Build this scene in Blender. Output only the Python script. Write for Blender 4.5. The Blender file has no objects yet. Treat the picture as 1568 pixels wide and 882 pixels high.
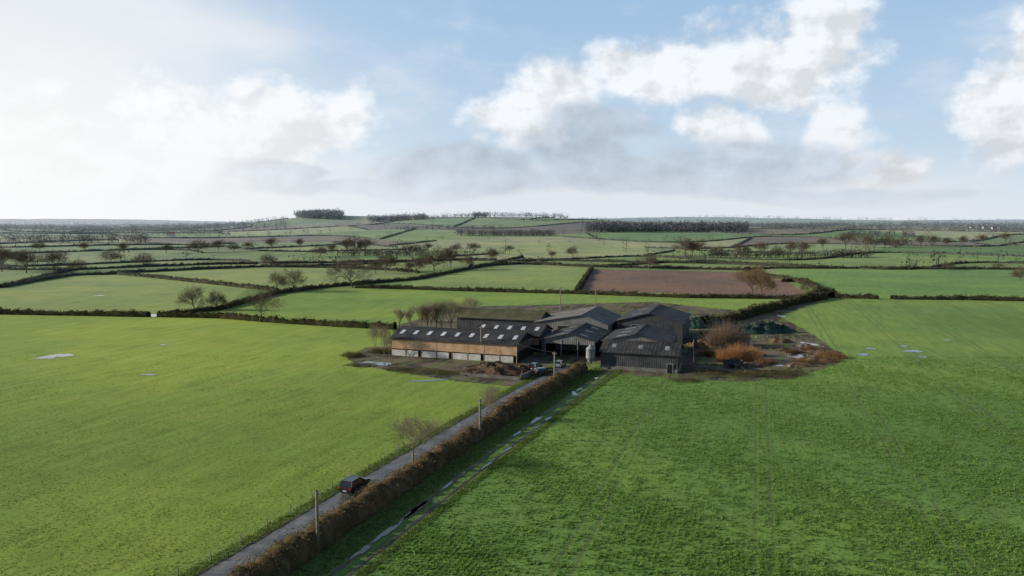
import bpy, math, random
import numpy as np
from mathutils import Vector, Quaternion
rng=np.random.default_rng(7); random.seed(7)
sc=bpy.context.scene
F=1120.0; TH=math.radians(5.1); HC=35.0
SUN_EL=math.radians(18); SUN_AZ=math.radians(-86)   # azimuth clockwise from +Y
# ------------------------------------------------------------------ terrain
def ss(a,b,v):
    t=np.clip((v-a)/(b-a),0,1); return t*t*(3-2*t)
def gau(x,y,cx,cy,sx,sy): return np.exp(-((x-cx)/sx)**2-((y-cy)/sy)**2)
def hgt(x,y):
    x=np.asarray(x,float); y=np.asarray(y,float); r=np.hypot(x,y)
    m=ss(330,1100,r)
    h=m*(5.2*np.sin(x/310+.7)*np.sin(y/270+.4)+2.6*np.sin((x+y)/170.))+13*ss(450,2200,r)
    h+=36*gau(x,y,-80,2300,520,560)+29*gau(x,y,-690,2500,190,360)+22*gau(x,y,-420,2700,330,330)
    h+=9*gau(x,y,500,1500,420,330)+13*gau(x,y,1250,2300,500,400)+9*gau(x,y,-1150,1700,330,260)
    far=ss(4200,10500,r)
    h+=far*(42+44*np.sin(x/1900+1)+20*np.sin(x/820+y/2400)+8*np.sin(x/330))
    return h
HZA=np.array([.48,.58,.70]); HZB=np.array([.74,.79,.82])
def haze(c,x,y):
    """air haze painted into the colours of distant fields, hedges and woods"""
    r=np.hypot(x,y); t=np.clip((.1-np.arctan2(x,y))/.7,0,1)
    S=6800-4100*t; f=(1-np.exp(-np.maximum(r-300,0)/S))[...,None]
    return c*(1-f)+(HZA*(1-t[...,None])+HZB*t[...,None])*f  # surface colour blended toward painted haze with distance, no real air volume
def P(pts):
    """ground positions where camera rays through image pixels meet the terrain"""
    pts=np.atleast_2d(np.array(pts,float))
    cx=(pts[:,0]-784)/F; cy=(441-pts[:,1])/F  # pts are image pixel coordinates, turned into offsets from the image centre
    D=np.stack([cx,math.cos(TH)+cy*math.sin(TH),-math.sin(TH)+cy*math.cos(TH)],1)
    ts=30*1.008**np.arange(800)
    out=np.zeros((len(pts),3))
    for i,d in enumerate(D):
        X=d[0]*ts; Y=d[1]*ts; Z=HC+d[2]*ts
        g=Z-hgt(X,Y)
        k=np.argmax(g<0) if (g<0).any() else len(ts)-1
        if k>0:
            a,b=ts[k-1],ts[k]; ga,gb=g[k-1],g[k]
            t=a+(b-a)*ga/(ga-gb) if ga!=gb else b
        else: t=ts[0]
        out[i]=(d[0]*t,d[1]*t,hgt(d[0]*t,d[1]*t))
    return out
def P1(x,y): return P([(x,y)])[0]
def inpoly(x,y,poly):
    poly=np.asarray(poly); n=len(poly); c=np.zeros(x.shape,bool)
    j=n-1
    for i in range(n):
        xi,yi=poly[i][:2]; xj,yj=poly[j][:2]
        if yi!=yj:
            c^=((yi>y)!=(yj>y))&(x<(xj-xi)*(y-yi)/(yj-yi)+xi)
        j=i
    return c
# ------------------------------------------------------------------ mesh helpers
def obj(name,me,mat=None,parent=None):
    o=bpy.data.objects.new(name,me); sc.collection.objects.link(o)
    if mat: me.materials.append(mat)
    if parent: o.parent=parent
    return o
def empty(name):
    o=bpy.data.objects.new(name,None); sc.collection.objects.link(o); return o
def npmesh(name,V,Fc,cols=None,extra=None,smooth=False):
    V=np.asarray(V,np.float32).reshape(-1,3); Fc=np.asarray(Fc,np.int32); k=Fc.shape[1]
    me=bpy.data.meshes.new(name)
    me.vertices.add(len(V)); me.vertices.foreach_set("co",V.ravel())
    me.loops.add(Fc.size); me.loops.foreach_set("vertex_index",Fc.ravel())
    me.polygons.add(len(Fc)); me.polygons.foreach_set("loop_start",np.arange(0,Fc.size,k,dtype=np.int32))
    if smooth: me.polygons.foreach_set("use_smooth",np.ones(len(Fc),bool))
    me.update(calc_edges=True)
    if cols is not None:
        a=me.attributes.new("Col",'FLOAT_COLOR','POINT')
        c=np.ones((len(V),4),np.float32); c[:,:3]=cols; a.data.foreach_set("color",c.ravel())
    if extra is not None:
        for nm,v in extra.items():
            a=me.attributes.new(nm,'FLOAT','POINT'); a.data.foreach_set("value",np.asarray(v,np.float32))
    return me
def pymesh(name,V,Fc):
    me=bpy.data.meshes.new(name); me.from_pydata([tuple(map(float,v)) for v in V],[],Fc); me.update(); return me
def tubes(P0,P1_,R0,R1,k=4):
    P0=np.asarray(P0,float);P1_=np.asarray(P1_,float);R0=np.asarray(R0,float);R1=np.asarray(R1,float)
    d=P1_-P0; d/=np.linalg.norm(d,axis=1,keepdims=True)+1e-9
    ref=np.where(np.abs(d[:,2:3])>.9,np.array([[1.,0,0]]),np.array([[0,0,1.]]))
    a=np.cross(d,ref); a/=np.linalg.norm(a,axis=1,keepdims=True)+1e-9; b=np.cross(d,a)
    an=np.arange(k)*2*math.pi/k
    ring=a[:,None,:]*np.cos(an)[None,:,None]+b[:,None,:]*np.sin(an)[None,:,None]
    V=np.stack([P0[:,None,:]+ring*R0[:,None,None],P1_[:,None,:]+ring*R1[:,None,None]],1)
    n=len(P0); base=(np.arange(n)*2*k)[:,None]; i=np.arange(k)[None,:]; j=(i+1)%k
    Fc=np.stack([base+i,base+j,base+k+j,base+k+i],2).reshape(-1,4)
    return V.reshape(-1,3),Fc
class Acc:
    def __init__(s): s.V=[];s.F=[];s.n=0
    def add(s,V,Fc):
        s.V.extend([tuple(map(float,v)) for v in V]); s.F.extend([tuple(int(i)+s.n for i in f) for f in Fc]); s.n+=len(V)
    def box(s,fn,a0,a1,b0,b1,z0,z1):
        V=[fn(a,b,z) for z in (z0,z1) for a,b in ((a0,b0),(a1,b0),(a1,b1),(a0,b1))]
        s.add(V,[(3,2,1,0),(4,5,6,7),(0,1,5,4),(1,2,6,5),(2,3,7,6),(3,0,4,7)])
    def make(s,name,mat,parent=None): return obj(name,pymesh(name,s.V,s.F),mat,parent)
# ------------------------------------------------------------------ node helpers
class NT:
    def __init__(s,nt): s.t=nt
    def n(s,ty,**kw):
        nd=s.t.nodes.new(ty)
        for k,v in kw.items(): setattr(nd,k,v)
        return nd
    def put(s,sock,v):
        if isinstance(v,(int,float)): sock.default_value=v
        elif isinstance(v,(tuple,list)):
            if len(v)==3 and sock.type=='RGBA': v=(*v,1)
            sock.default_value=v
        else: s.t.links.new(v,sock)
    def m(s,op,a,b=None,c=None,clamp=False):
        nd=s.n('ShaderNodeMath',operation=op,use_clamp=clamp); s.put(nd.inputs[0],a)
        if b is not None: s.put(nd.inputs[1],b)
        if c is not None: s.put(nd.inputs[2],c)
        return nd.outputs[0]
    def vm(s,op,a,b=None):
        nd=s.n('ShaderNodeVectorMath',operation=op); s.put(nd.inputs[0],a)
        if b is not None: s.put(nd.inputs[1],b)
        return nd.outputs['Value'] if op in('DOT_PRODUCT','LENGTH') else nd.outputs[0]
    def sc(s,c,f):
        nd=s.n('ShaderNodeVectorMath',operation='SCALE'); s.put(nd.inputs[0],c); s.put(nd.inputs['Scale'],f); return nd.outputs[0]
    def noise(s,vec,scale,detail=4,rough=.55,dist=0.):
        nd=s.n('ShaderNodeTexNoise'); s.put(nd.inputs['Vector'],vec); nd.inputs['Scale'].default_value=scale
        nd.inputs['Detail'].default_value=detail; nd.inputs['Roughness'].default_value=rough; nd.inputs['Distortion'].default_value=dist
        return nd.outputs['Fac']
    def step(s,v,a,b,lo=0.,hi=1.):
        nd=s.n('ShaderNodeMapRange',interpolation_type='SMOOTHSTEP'); s.put(nd.inputs[0],v)
        nd.inputs[1].default_value=a;nd.inputs[2].default_value=b;nd.inputs[3].default_value=lo;nd.inputs[4].default_value=hi
        return nd.outputs[0]
    def lin(s,v,a,b,lo=0.,hi=1.):
        nd=s.n('ShaderNodeMapRange'); s.put(nd.inputs[0],v)
        nd.inputs[1].default_value=a;nd.inputs[2].default_value=b;nd.inputs[3].default_value=lo;nd.inputs[4].default_value=hi
        return nd.outputs[0]
    def mix(s,f,a,b,mode='MIX'):
        nd=s.n('ShaderNodeMix',data_type='RGBA',blend_type=mode); s.put(nd.inputs[0],f); s.put(nd.inputs[6],a); s.put(nd.inputs[7],b)
        return nd.outputs[2]
def newmat(name):
    m=bpy.data.materials.new(name); m.use_nodes=True; nt=m.node_tree; nt.nodes.clear(); T=NT(nt)
    out=T.n('ShaderNodeOutputMaterial'); return m,T,out
def mat(name,c1,c2,scale=1.,rough=.8,bump=.0,bscale=None,metal=0.,stripe=None,spec=.3,detail=4):
    m,T,out=newmat(name); b=T.n('ShaderNodeBsdfPrincipled'); pos=T.n('ShaderNodeTexCoord').outputs['Object']
    n1=T.noise(pos,scale,detail,.6); n2=T.noise(pos,scale*6.3,2,.6)
    f=T.m('ADD',T.m('MULTIPLY',n1,.7),T.m('MULTIPLY',n2,.3)); f=T.step(f,.34,.66)
    c=T.mix(f,c1,c2)
    if stripe:
        ax,period,depth=stripe
        q=T.vm('DOT_PRODUCT',pos,ax); sv=T.lin(T.m('PINGPONG',q,period/2),0,period/2)
        c=T.sc(c,T.step(sv,.0,.35,1-depth,1.)); h=sv
    T.put(b.inputs['Base Color'],c); b.inputs['Roughness'].default_value=rough; b.inputs['Metallic'].default_value=metal
    b.inputs['Specular IOR Level'].default_value=spec
    if bump>0:
        bn=T.n('ShaderNodeBump'); bn.inputs['Strength'].default_value=bump; bn.inputs['Distance'].default_value=.1
        T.put(bn.inputs['Height'],h if stripe else T.noise(pos,bscale or scale*8,3,.6)); T.put(b.inputs['Normal'],bn.outputs[0])
    T.put(out.inputs[0],b.outputs[0]); return m
def foliage(name,trans=.3):
    m,T,out=newmat(name); at=T.n('ShaderNodeAttribute',attribute_name='Col').outputs['Color']
    b=T.n('ShaderNodeBsdfDiffuse'); T.put(b.inputs[0],at)
    tr=T.n('ShaderNodeBsdfTranslucent'); T.put(tr.inputs[0],at)
    mx=T.n('ShaderNodeMixShader'); mx.inputs[0].default_value=trans; T.put(mx.inputs[1],b.outputs[0]); T.put(mx.inputs[2],tr.outputs[0])
    T.put(out.inputs[0],mx.outputs[0]); return m
M_fol=foliage('foliage_leaf',.45); M_twig=foliage('hedge_twig',.15)
# ------------------------------------------------------------------ farm frame
AZ=math.radians(18.5)
e1=np.array([math.cos(AZ),-math.sin(AZ)]); e2=np.array([math.sin(AZ),math.cos(AZ)])
O=np.array([-32.,192.])
E1=(float(e1[0]),float(e1[1]),0.); E2=(float(e2[0]),float(e2[1]),0.)
def L(a,b,z=0.):
    p=O+a*e1+b*e2; return (p[0],p[1],z)
M_roof=mat('weathered_roof_dark',(.025,.025,.027),(.075,.07,.064),.3,.75,.35,stripe=(E1,.9,.25),spec=.2)
M_roofb=mat('weathered_roof_slate',(.03,.03,.032),(.085,.08,.075),.3,.75,.35,stripe=(E2,.9,.25),spec=.2)
M_moss=mat('mossy_roof',(.055,.06,.024),(.13,.12,.06),.3,.85,.35,stripe=(E1,.9,.25))
M_rgrey=mat('fibre_cement_roof',(.11,.10,.09),(.22,.205,.18),.3,.8,.35,stripe=(E2,.9,.2))
M_sky=mat('rooflight_sheet',(.45,.47,.49),(.72,.74,.76),.7,.45)
M_skyd=mat('dirty_rooflight_sheet',(.16,.17,.17),(.32,.33,.34),.7,.5)
M_timber=mat('timber_boarding',(.52,.29,.155),(.72,.48,.29),.5,.8,.3,stripe=(E1,.32,.3))
M_conc=mat('concrete_panel',(.48,.45,.39),(.74,.70,.63),.6,.9,.3)
M_concd=mat('stained_concrete',(.13,.12,.10),(.26,.24,.20),.6,.9,.3)
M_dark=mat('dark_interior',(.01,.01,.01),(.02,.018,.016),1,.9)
M_clad=mat('charcoal_cladding',(.05,.052,.055),(.10,.10,.10),.35,.65,.4,stripe=(E1,.5,.3),spec=.2)
M_cladb=mat('charcoal_cladding_end',(.04,.042,.045),(.08,.08,.08),.35,.65,.4,stripe=(E2,.5,.3),spec=.2)
M_gclad=mat('grey_cladding',(.15,.145,.135),(.30,.285,.26),.4,.7,.4,stripe=(E1,.5,.3))
M_galv=mat('galvanised_steel',(.22,.23,.23),(.36,.37,.37),.8,.5,metal=.2)
M_wood=mat('weathered_wood',(.20,.165,.13),(.36,.30,.24),3,.9)
M_bark=mat('tree_bark',(.10,.078,.055),(.19,.15,.105),1.2,.95)
M_barkp=mat('pale_poplar_bark',(.20,.16,.105),(.35,.285,.19),1.2,.95)
m,T,out=newmat('puddle_water'); b=T.n('ShaderNodeBsdfPrincipled'); b.inputs['Base Color'].default_value=(.05,.048,.04,1); b.inputs['Roughness'].default_value=.04; b.inputs['IOR'].default_value=1.45; b.inputs['Specular IOR Level'].default_value=.9
T.put(out.inputs[0],b.outputs[0]); M_water=m

def barn(name,a0,a1,b0,b1,eave,ridge,axis,roof,wall,wall2,sky=0,base=None,open_front=False,ridge_pos=.5,skm=None,sides=(0,1)):
    par=empty(name); par.location=L((a0+a1)/2,(b0+b1)/2,0); par_inv=Vector(par.location)
    def fin(o): o.location=-par_inv; return o
    W=Acc()
    if axis=='a':
        bm=b0+(b1-b0)*ridge_pos
        V=[L(a0,b0,0),L(a1,b0,0),L(a1,b0,eave),L(a0,b0,eave)]; 
        if not open_front: W.add(V,[(0,1,2,3)])
        W.add([L(a0,b1,0),L(a1,b1,0),L(a1,b1,eave),L(a0,b1,eave)],[(3,2,1,0)])
        E=Acc()
        for aa in (a0,a1): E.add([L(aa,b0,0),L(aa,b1,0),L(aa,b1,eave),L(aa,bm,ridge),L(aa,b0,eave)],[(0,1,2,3,4)])
    else:
        am=a0+(a1-a0)*ridge_pos
        E=Acc(); E.add([L(a0,b0,0),L(a0,b1,0),L(a0,b1,eave),L(a0,b0,eave)],[(3,2,1,0)]); E.add([L(a1,b0,0),L(a1,b1,0),L(a1,b1,eave),L(a1,b0,eave)],[(0,1,2,3)])
        for bb in (b0,b1):
            z0=0 if not (open_front and bb==b0) else eave-1.0
            W.add([L(a0,bb,z0),L(a1,bb,z0),L(a1,bb,eave),L(am,bb,ridge),L(a0,bb,eave)],[(0,1,2,3,4)])
    fin(W.make('walls',wall,par)); fin(E.make('side_walls',wall2,par))
    R=Acc(); S=Acc(); o=.45; t=.14
    def slab(acc,p,q,r,s_,lift,th):
        V=[(v[0],v[1],v[2]+lift) for v in (p,q,r,s_)]+[(v[0],v[1],v[2]+lift-th) for v in (p,q,r,s_)]
        acc.add(V,[(0,1,2,3),(7,6,5,4),(0,4,5,1),(1,5,6,2),(2,6,7,3),(3,7,4,0)])
    def pt(u,v,side):
        if axis=='a':
            aa=(a0-o)+(a1-a0+2*o)*u; bm=b0+(b1-b0)*ridge_pos
            be=(b0-o) if side==0 else (b1+o); ze=eave-(ridge-eave)*o/max(abs(bm-(b0 if side==0 else b1)),.1)
            return L(aa,be+(bm-be)*v,ze+(ridge-ze)*v)
        bb=(b0-o)+(b1-b0+2*o)*u; am=a0+(a1-a0)*ridge_pos
        ae=(a0-o) if side==0 else (a1+o); ze=eave-(ridge-eave)*o/max(abs(am-(a0 if side==0 else a1)),.1)
        return L(ae+(am-ae)*v,bb,ze+(ridge-ze)*v)
    for side in (0,1):
        slab(R,pt(0,0,side),pt(1,0,side),pt(1,1,side),pt(0,1,side),t+.03,t)
        if side in sides:
          for i in range(sky):
            u=(i+.5)/sky; w=.5/(a1-a0 if axis=='a' else b1-b0)
            slab(S,pt(u-w,.40,side),pt(u+w,.40,side),pt(u+w,.70,side),pt(u-w,.70,side),t+.07,.04)
    p,q=pt(0,1,0),pt(1,1,0)
    V,Fc=tubes([ (p[0],p[1],p[2]+t+.02)],[(q[0],q[1],q[2]+t+.02)],[.16],[.16],6); R.add(V,Fc)
    fin(R.make('roof',roof,par))
    if sky: fin(S.make('rooflights',skm or M_sky,par))
    if base:
        B=Acc(); B.box(L,a0-.03,a1+.03,b0-.06,b0-.004,0,base); B.box(L,a1+.004,a1+.06,b0,b1,0,base); fin(B.make('concrete_base',M_concd,par))
    G=Acc()
    for side in (0,1):
        p,q=pt(0,0,side),pt(1,0,side); V,Fc=tubes([p],[q],[.08],[.08],6); G.add(V,Fc)
    fin(G.make('gutters',M_clad,par))
    return par,fin
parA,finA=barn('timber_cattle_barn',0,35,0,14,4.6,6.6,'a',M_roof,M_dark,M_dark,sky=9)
Bd=Acc(); Cn=Acc(); Ps=Acc()
Bd.box(L,-.05,35.05,-.14,-.01,1.85,4.5)
nb=8
for i in range(nb):
    x0=i*35/nb; x1=(i+1)*35/nb
    Cn.box(L,x0+.22,x1-.9 if i%2 else x1-.22,-.16,-.02,0,1.55)
for i in range(nb+1):
    x0=i*35/nb; Ps.box(L,x0-.06,x0+.06,-.17,-.02,0,4.5)
finA(Bd.make('timber_boarding',M_timber,parA)); finA(Cn.make('concrete_panels',M_conc,parA)); finA(Ps.make('posts',M_timber,parA))
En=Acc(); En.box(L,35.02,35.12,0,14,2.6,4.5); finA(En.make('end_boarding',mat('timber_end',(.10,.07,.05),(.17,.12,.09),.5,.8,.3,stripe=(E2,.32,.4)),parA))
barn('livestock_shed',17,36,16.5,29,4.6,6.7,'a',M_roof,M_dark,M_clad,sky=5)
barn('mossy_roofed_barn',2,29,40,52,5.4,7.3,'a',M_moss,M_clad,M_cladb,sky=0)
pF,fF=barn('open_fronted_shed',38.5,52,13,33,4.2,6.0,'b',M_roofb,M_gclad,M_cladb,sky=3,open_front=True,skm=M_skyd)
barn('machinery_shed',54,71,13.5,33,4.5,6.5,'b',M_roofb,M_gclad,M_cladb,sky=3,skm=M_skyd,sides=(0,))
pD,fD=barn('grain_store',29,51,36,58,5.4,8.1,'b',M_rgrey,M_gclad,M_gclad,sky=0,ridge_pos=.66)
pE,fE=barn('large_steel_barn',52.5,71.5,42,66,6.0,8.6,'b',M_roofb,M_clad,M_cladb,sky=2,skm=M_skyd,sides=(0,))
pH,fH=barn('charcoal_barn',56.4,74.5,-.5,11,4.3,6.0,'a',M_roof,M_clad,M_cladb,sky=3,base=.9,skm=M_skyd)
for (par,fin,a0,a1,b,z) in ((pH,fH,72.2,73.4,-.56,2.1),(pD,fD,36,41,36,4.6),(pE,fE,57,62.5,42,5.0)):
    D=Acc(); D.box(L,a0,a1,b-.06,b-.006,0,z); fin(D.make('door',M_dark,par))
    Fm=Acc(); Fm.box(L,a0-.15,a0-.003,b-.1,b-.006,0,z+.15); Fm.box(L,a1+.003,a1+.15,b-.1,b-.006,0,z+.15); Fm.box(L,a0,a1,b-.1,b-.006,z+.003,z+.15); fin(Fm.make('door_frame',M_galv,par))
D=Acc()
for i in range(4): D.box(L,38.6+i*4.4,38.8+i*4.4,12.9,13.1,0,4.2)
fF(D.make('posts',M_galv,pF))
D=Acc(); D.box(L,39,51.5,22,22.2,0,4.0); fF(D.make('inner_wall',M_concd,pF))
barn('lean_to_shed',36.5,38,17,33,3.6,4.1,'b',M_rgrey,M_gclad,M_gclad)
S=empty('feed_silo'); sx,sy,_=L(54.0,-1.0)
S.location=(sx,sy,0); S.scale=(.72,.72,.86)
def lathe(prof,k=24):
    V=[];Fc=[]
    for r,z in prof:
        for i in range(k): V.append((r*math.cos(i*2*math.pi/k),r*math.sin(i*2*math.pi/k),z))
    for j in range(len(prof)-1):
        for i in range(k): Fc.append((j*k+i,j*k+(i+1)%k,(j+1)*k+(i+1)%k,(j+1)*k+i))
    return V,Fc
V,Fc=lathe([(.15,1.2),(.25,1.3),(1.45,3.0),(1.5,3.1),(1.5,3.12),(1.5,5.6),(1.55,5.65),(1.4,5.75),(.35,6.5),(.35,6.7),(.01,6.75)])
o=obj('hopper_tank',pymesh('hopper_tank',V,Fc),M_galv,S); 
for p in o.data.polygons: p.use_smooth=True
V,Fc=tubes([(1.35*c,1.35*s,0) for c,s in ((.7,.7),(-.7,.7),(-.7,-.7),(.7,-.7))],[(1.45*c,1.45*s,3.6) for c,s in ((.7,.7),(-.7,.7),(-.7,-.7),(.7,-.7))],[.07]*4,[.07]*4,6); obj('legs',npmesh('legs',V,Fc),M_galv,S)
V,Fc=tubes([(1.6,-.2,.2),(1.6,.2,.2)]+[(1.6,-.2,.4+.4*i) for i in range(15)],[(1.6,-.2,6.2),(1.6,.2,6.2)]+[(1.6,.2,.4+.4*i) for i in range(15)],[.03]*17,[.03]*17,4); obj('ladder',npmesh('ladder',V,Fc),M_galv,S)
# ------------------------------------------------------------------ ground
lane_px=[(255,925),(330,882),(440,816),(530,760),(600,717),(680,669),(750,628),(800,598),(840,577),(868,560)]
lane=P(lane_px)[:,:2]
d0=(lane[1]-lane[0]); d0/=np.linalg.norm(d0)
lane=np.vstack([lane[0]-d0*90,lane])
def resample(p,step):
    p=np.asarray(p,float); s=np.r_[0,np.cumsum(np.linalg.norm(np.diff(p,axis=0),axis=1))]
    n=max(3,int(s[-1]/step)+1); t=np.linspace(0,s[-1],n)
    return np.stack([np.interp(t,s,p[:,i]) for i in range(p.shape[1])],1)
def smooth(p,k=3):
    for _ in range(k):
        q=p.copy(); q[1:-1]=(p[:-2]+2*p[1:-1]+p[2:])/4; p=q
    return p
lane=smooth(resample(lane,2.),12)
def normals(p):
    t=np.gradient(p,axis=0); t/=np.linalg.norm(t,axis=1,keepdims=True)+1e-9; return np.stack([t[:,1],-t[:,0]],1)
LN=normals(lane)
def lane_dist(x,y):
    best=np.full(x.shape,1e9); sg=np.zeros(x.shape)
    for i in range(0,len(lane),2):
        dx=x-lane[i,0]; dy=y-lane[i,1]; d=dx*dx+dy*dy; mm=d<best
        best=np.where(mm,d,best); sg=np.where(mm,dx*LN[i,0]+dy*LN[i,1],sg)
    return sg
NJ=14; U0=math.radians(10); GR=1.20
ph=rng.uniform(0,6.28,NJ)
def uv(x,y): return x*math.cos(U0)-y*math.sin(U0)*0.3, y+x*math.sin(U0)*.35
def Bj(j,u): return 610*GR**j*(1+.075*np.sin(u/330*610/(610*GR**j)**.9*5+ph[j])+.035*np.sin(u/120+ph[j]*2)*(600/(610*GR**j)))
rowed=[]
for j in range(NJ):
    w=165*GR**(j*.8); u=-7000.; e=[]
    while u<7000: e.append(u); u+=w*random.uniform(.5,2.2)
    rowed.append((np.array(e),random.uniform(-.5,.5)))
pal=np.array([(.19,.30,.075),(.23,.33,.09),(.15,.27,.06),(.30,.36,.13),(.21,.31,.10),(.35,.38,.17),(.14,.25,.06),(.25,.33,.12),(.19,.16,.10)])
cellcol=[[pal[min(int(rng.random()**1.0*9),8) if rng.random()<.9 else 1]*rng.uniform(.85,1.15) for _ in range(len(r[0])+1)] for r in rowed]
rings=np.r_[0.5,20.,35.,45.,52.,58*1.006**np.arange(0,545)]
r=rings[-1]; far=[]
while r<26000: r*=1.013; far.append(r)
rings=np.r_[rings,far]
th=np.r_[np.linspace(-math.pi,-.86,46)[:-1],np.linspace(-.84,.84,660),np.linspace(.86,math.pi,46)[1:-1]]
R_,T_=np.meshgrid(rings,th,indexing='ij'); X=R_*np.sin(T_); Y=R_*np.cos(T_)
Z=hgt(X,Y)
nr,ncq=X.shape
x=X.ravel(); y=Y.ravel()
col=np.tile(np.array([.21,.30,.08]),(x.size,1)); kind=np.zeros(x.size)
u,v=uv(x,y)
jj=np.zeros(x.size,int)-1
for j in range(NJ): jj+= (v>Bj(j,u))
for j in range(NJ):
    msk=jj==j
    if msk.any():
        e,sl=rowed[j]; k=np.clip(np.searchsorted(e,u[msk]+sl*v[msk]),0,len(e)); col[msk]=np.array(cellcol[j])[k]
ld=lane_dist(x,y)
C_left=np.array([.225,.325,.055]); C_right=np.array([.155,.275,.062])
polys=[
 ([(-300,440),(0,440),(180,420),(380,440),(345,470),(240,482),(0,481),(-300,481)],(.30,.38,.11),0),
 ([(345,472),(425,450),(560,441),(880,449),(1240,457),(1190,480),(1040,490),(830,492),(600,502),(425,492),(340,484)],(.25,.37,.08),0),
 ([(180,419),(500,409),(640,418),(560,437),(425,448),(380,440)],(.30,.37,.12),0),
 ([(-300,414),(110,413),(240,407),(180,419),(0,439),(-300,439)],(.23,.32,.09),0),
 ([(600,440),(720,411),(905,410),(885,446)],(.28,.37,.11),0),
 ([(903,412),(1140,417),(1205,430),(1242,455),(1050,450),(883,444)],(.23,.15,.105),2),
 ([(1205,428),(1180,412),(1600,412),(1900,415),(1900,462),(1568,461),(1275,455),(1242,445)],(.19,.33,.085),0),
 ([(720,409),(800,402),(1180,409),(1205,425),(1140,416),(905,409)],(.26,.33,.13),0),
 ([(240,405),(500,408),(640,416),(760,400),(640,396),(240,396)],(.28,.34,.12),0),
]
for pp,c,k in polys:
    Q=P(pp); mk=inpoly(x,y,Q); col[mk]=c; kind[mk]=k
hl=P([(-400,481),(0,481),(228,484),(425,492),(600,502)])
yl=np.interp(x,hl[:,0],hl[:,1])
rt=P([(1190,482),(1245,460),(1365,457),(1568,461),(2000,470)])
yr=np.interp(x,rt[:,0],rt[:,1])
lm=(ld<0)&(y<yl)&(x<0.); rm=((ld>=0)&(y<yr+0))&~lm
rm&=~((x<60)&(y>225))
col[lm&(y<330)]=C_left; col[rm&(y<480)]=C_right; kind[rm&(y<480)]=1
lm2=(ld<0)&(x>=0)&(y<240); col[lm2]=C_left; kind[lm2]=0
mk=(kind==1); tt=ss(130,210,y[mk])[:,None]; col[mk]=C_right*(1-tt)+np.array([.205,.32,.08])*tt
tt=ss(110,200,y[lm])[:,None]; col[lm]=C_left*(1-tt)+np.array([.30,.405,.075])*tt
muds=[
 ([(815,594),(700,584),(600,568),(545,558),(530,548),(560,532),(600,530),(600,500),(710,470),(1000,462),(1190,482),(1245,512),(1290,545),(1285,556),(1215,580),(1130,584),(1050,580),(925,572),(890,575)],(.10,.078,.055),3),
]
for pp,c,k in muds:
    Q=P(pp); mk=inpoly(x,y,Q); col[mk]=c; kind[mk]=k
for pp in ([(1180,490),(1172,478),(1245,456),(1262,458),(1200,482)],):
    Q=P(pp); mk=inpoly(x,y,Q); col[mk]=(.13,.11,.07); kind[mk]=3
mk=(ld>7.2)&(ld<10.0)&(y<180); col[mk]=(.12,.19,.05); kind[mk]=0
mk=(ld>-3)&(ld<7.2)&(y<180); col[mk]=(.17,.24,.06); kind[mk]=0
idx=np.arange(nr*ncq).reshape(nr,ncq)
a=idx[:-1,:]; b=idx[1:,:]
Fc=np.stack([a,b,np.roll(b,-1,1),np.roll(a,-1,1)],2).reshape(-1,4)
GV=np.stack([x,y,Z.ravel()],1)
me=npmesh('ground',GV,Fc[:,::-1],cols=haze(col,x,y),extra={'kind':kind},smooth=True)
m,T,out=newmat('field_ground')
pos=T.n('ShaderNodeTexCoord').outputs['Object']
at=T.n('ShaderNodeAttribute',attribute_name='Col').outputs['Color']; kd=T.n('ShaderNodeAttribute',attribute_name='kind').outputs['Fac']
big=T.noise(pos,.014,3,.6); mid=T.noise(pos,.11,4,.62); fine=T.noise(pos,1.5,4,.72)
q=T.vm('DOT_PRODUCT',pos,E1); al=T.vm('DOT_PRODUCT',pos,E2)
cv=T.n('ShaderNodeCombineXYZ'); T.put(cv.inputs[0],q); T.put(cv.inputs[1],T.m('MULTIPLY',al,.12))
streak=T.noise(cv.outputs[0],.55,3,.6)
val=T.m('MULTIPLY',T.lin(big,.3,.7,.82,1.16),T.lin(mid,.3,.7,.84,1.16))
val=T.m('MULTIPLY',val,T.lin(fine,.25,.75,.72,1.28))
val=T.m('MULTIPLY',val,T.lin(streak,.3,.7,.86,1.14))
c=T.sc(at,val)
c=T.mix(T.step(big,.42,.62,0,.55),c,T.vm('MULTIPLY',c,(1.18,1.0,.8)))
bare=T.step(T.m('ADD',mid,T.m('MULTIPLY',fine,.35)),.66,.80,0,.5)
c=T.mix(bare,c,T.vm('MULTIPLY',c,(.84,.72,.9)))
iscrop=T.m('MULTIPLY',T.step(kd,.6,.9),T.step(kd,1.4,1.1))
cc=T.m('SUBTRACT',T.m('FLOORED_MODULO',T.m('ADD',q,-1.6+9.65),19.3),9.65)
cc=T.m('ADD',cc,T.m('MULTIPLY',T.m('SUBTRACT',big,.5),.6))
rut=T.step(T.m('ABSOLUTE',T.m('SUBTRACT',T.m('ABSOLUTE',cc),.95)),.10,.32,1,0)
rut=T.m('MULTIPLY',T.m('MULTIPLY',rut,T.step(mid,.36,.62,.3,1)),iscrop)
c=T.mix(T.m('MULTIPLY',rut,.7),c,(.12,.125,.06))
ismud=T.step(T.m('ADD',kd,T.m('MULTIPLY',T.m('SUBTRACT',mid,.5),2.2)),2.4,2.7)
mudc=T.mix(T.step(mid,.38,.62),(.07,.056,.042),(.20,.16,.115))
mudc=T.mix(T.step(streak,.50,.60,0,.8),mudc,(.15,.20,.05))
mudc=T.sc(mudc,T.lin(fine,.25,.75,.55,1.4))
c=T.mix(ismud,c,mudc)
bs=T.n('ShaderNodeBsdfPrincipled'); T.put(bs.inputs['Base Color'],c); T.put(bs.inputs['Roughness'],.9); bs.inputs['Specular IOR Level'].default_value=.1
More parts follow.
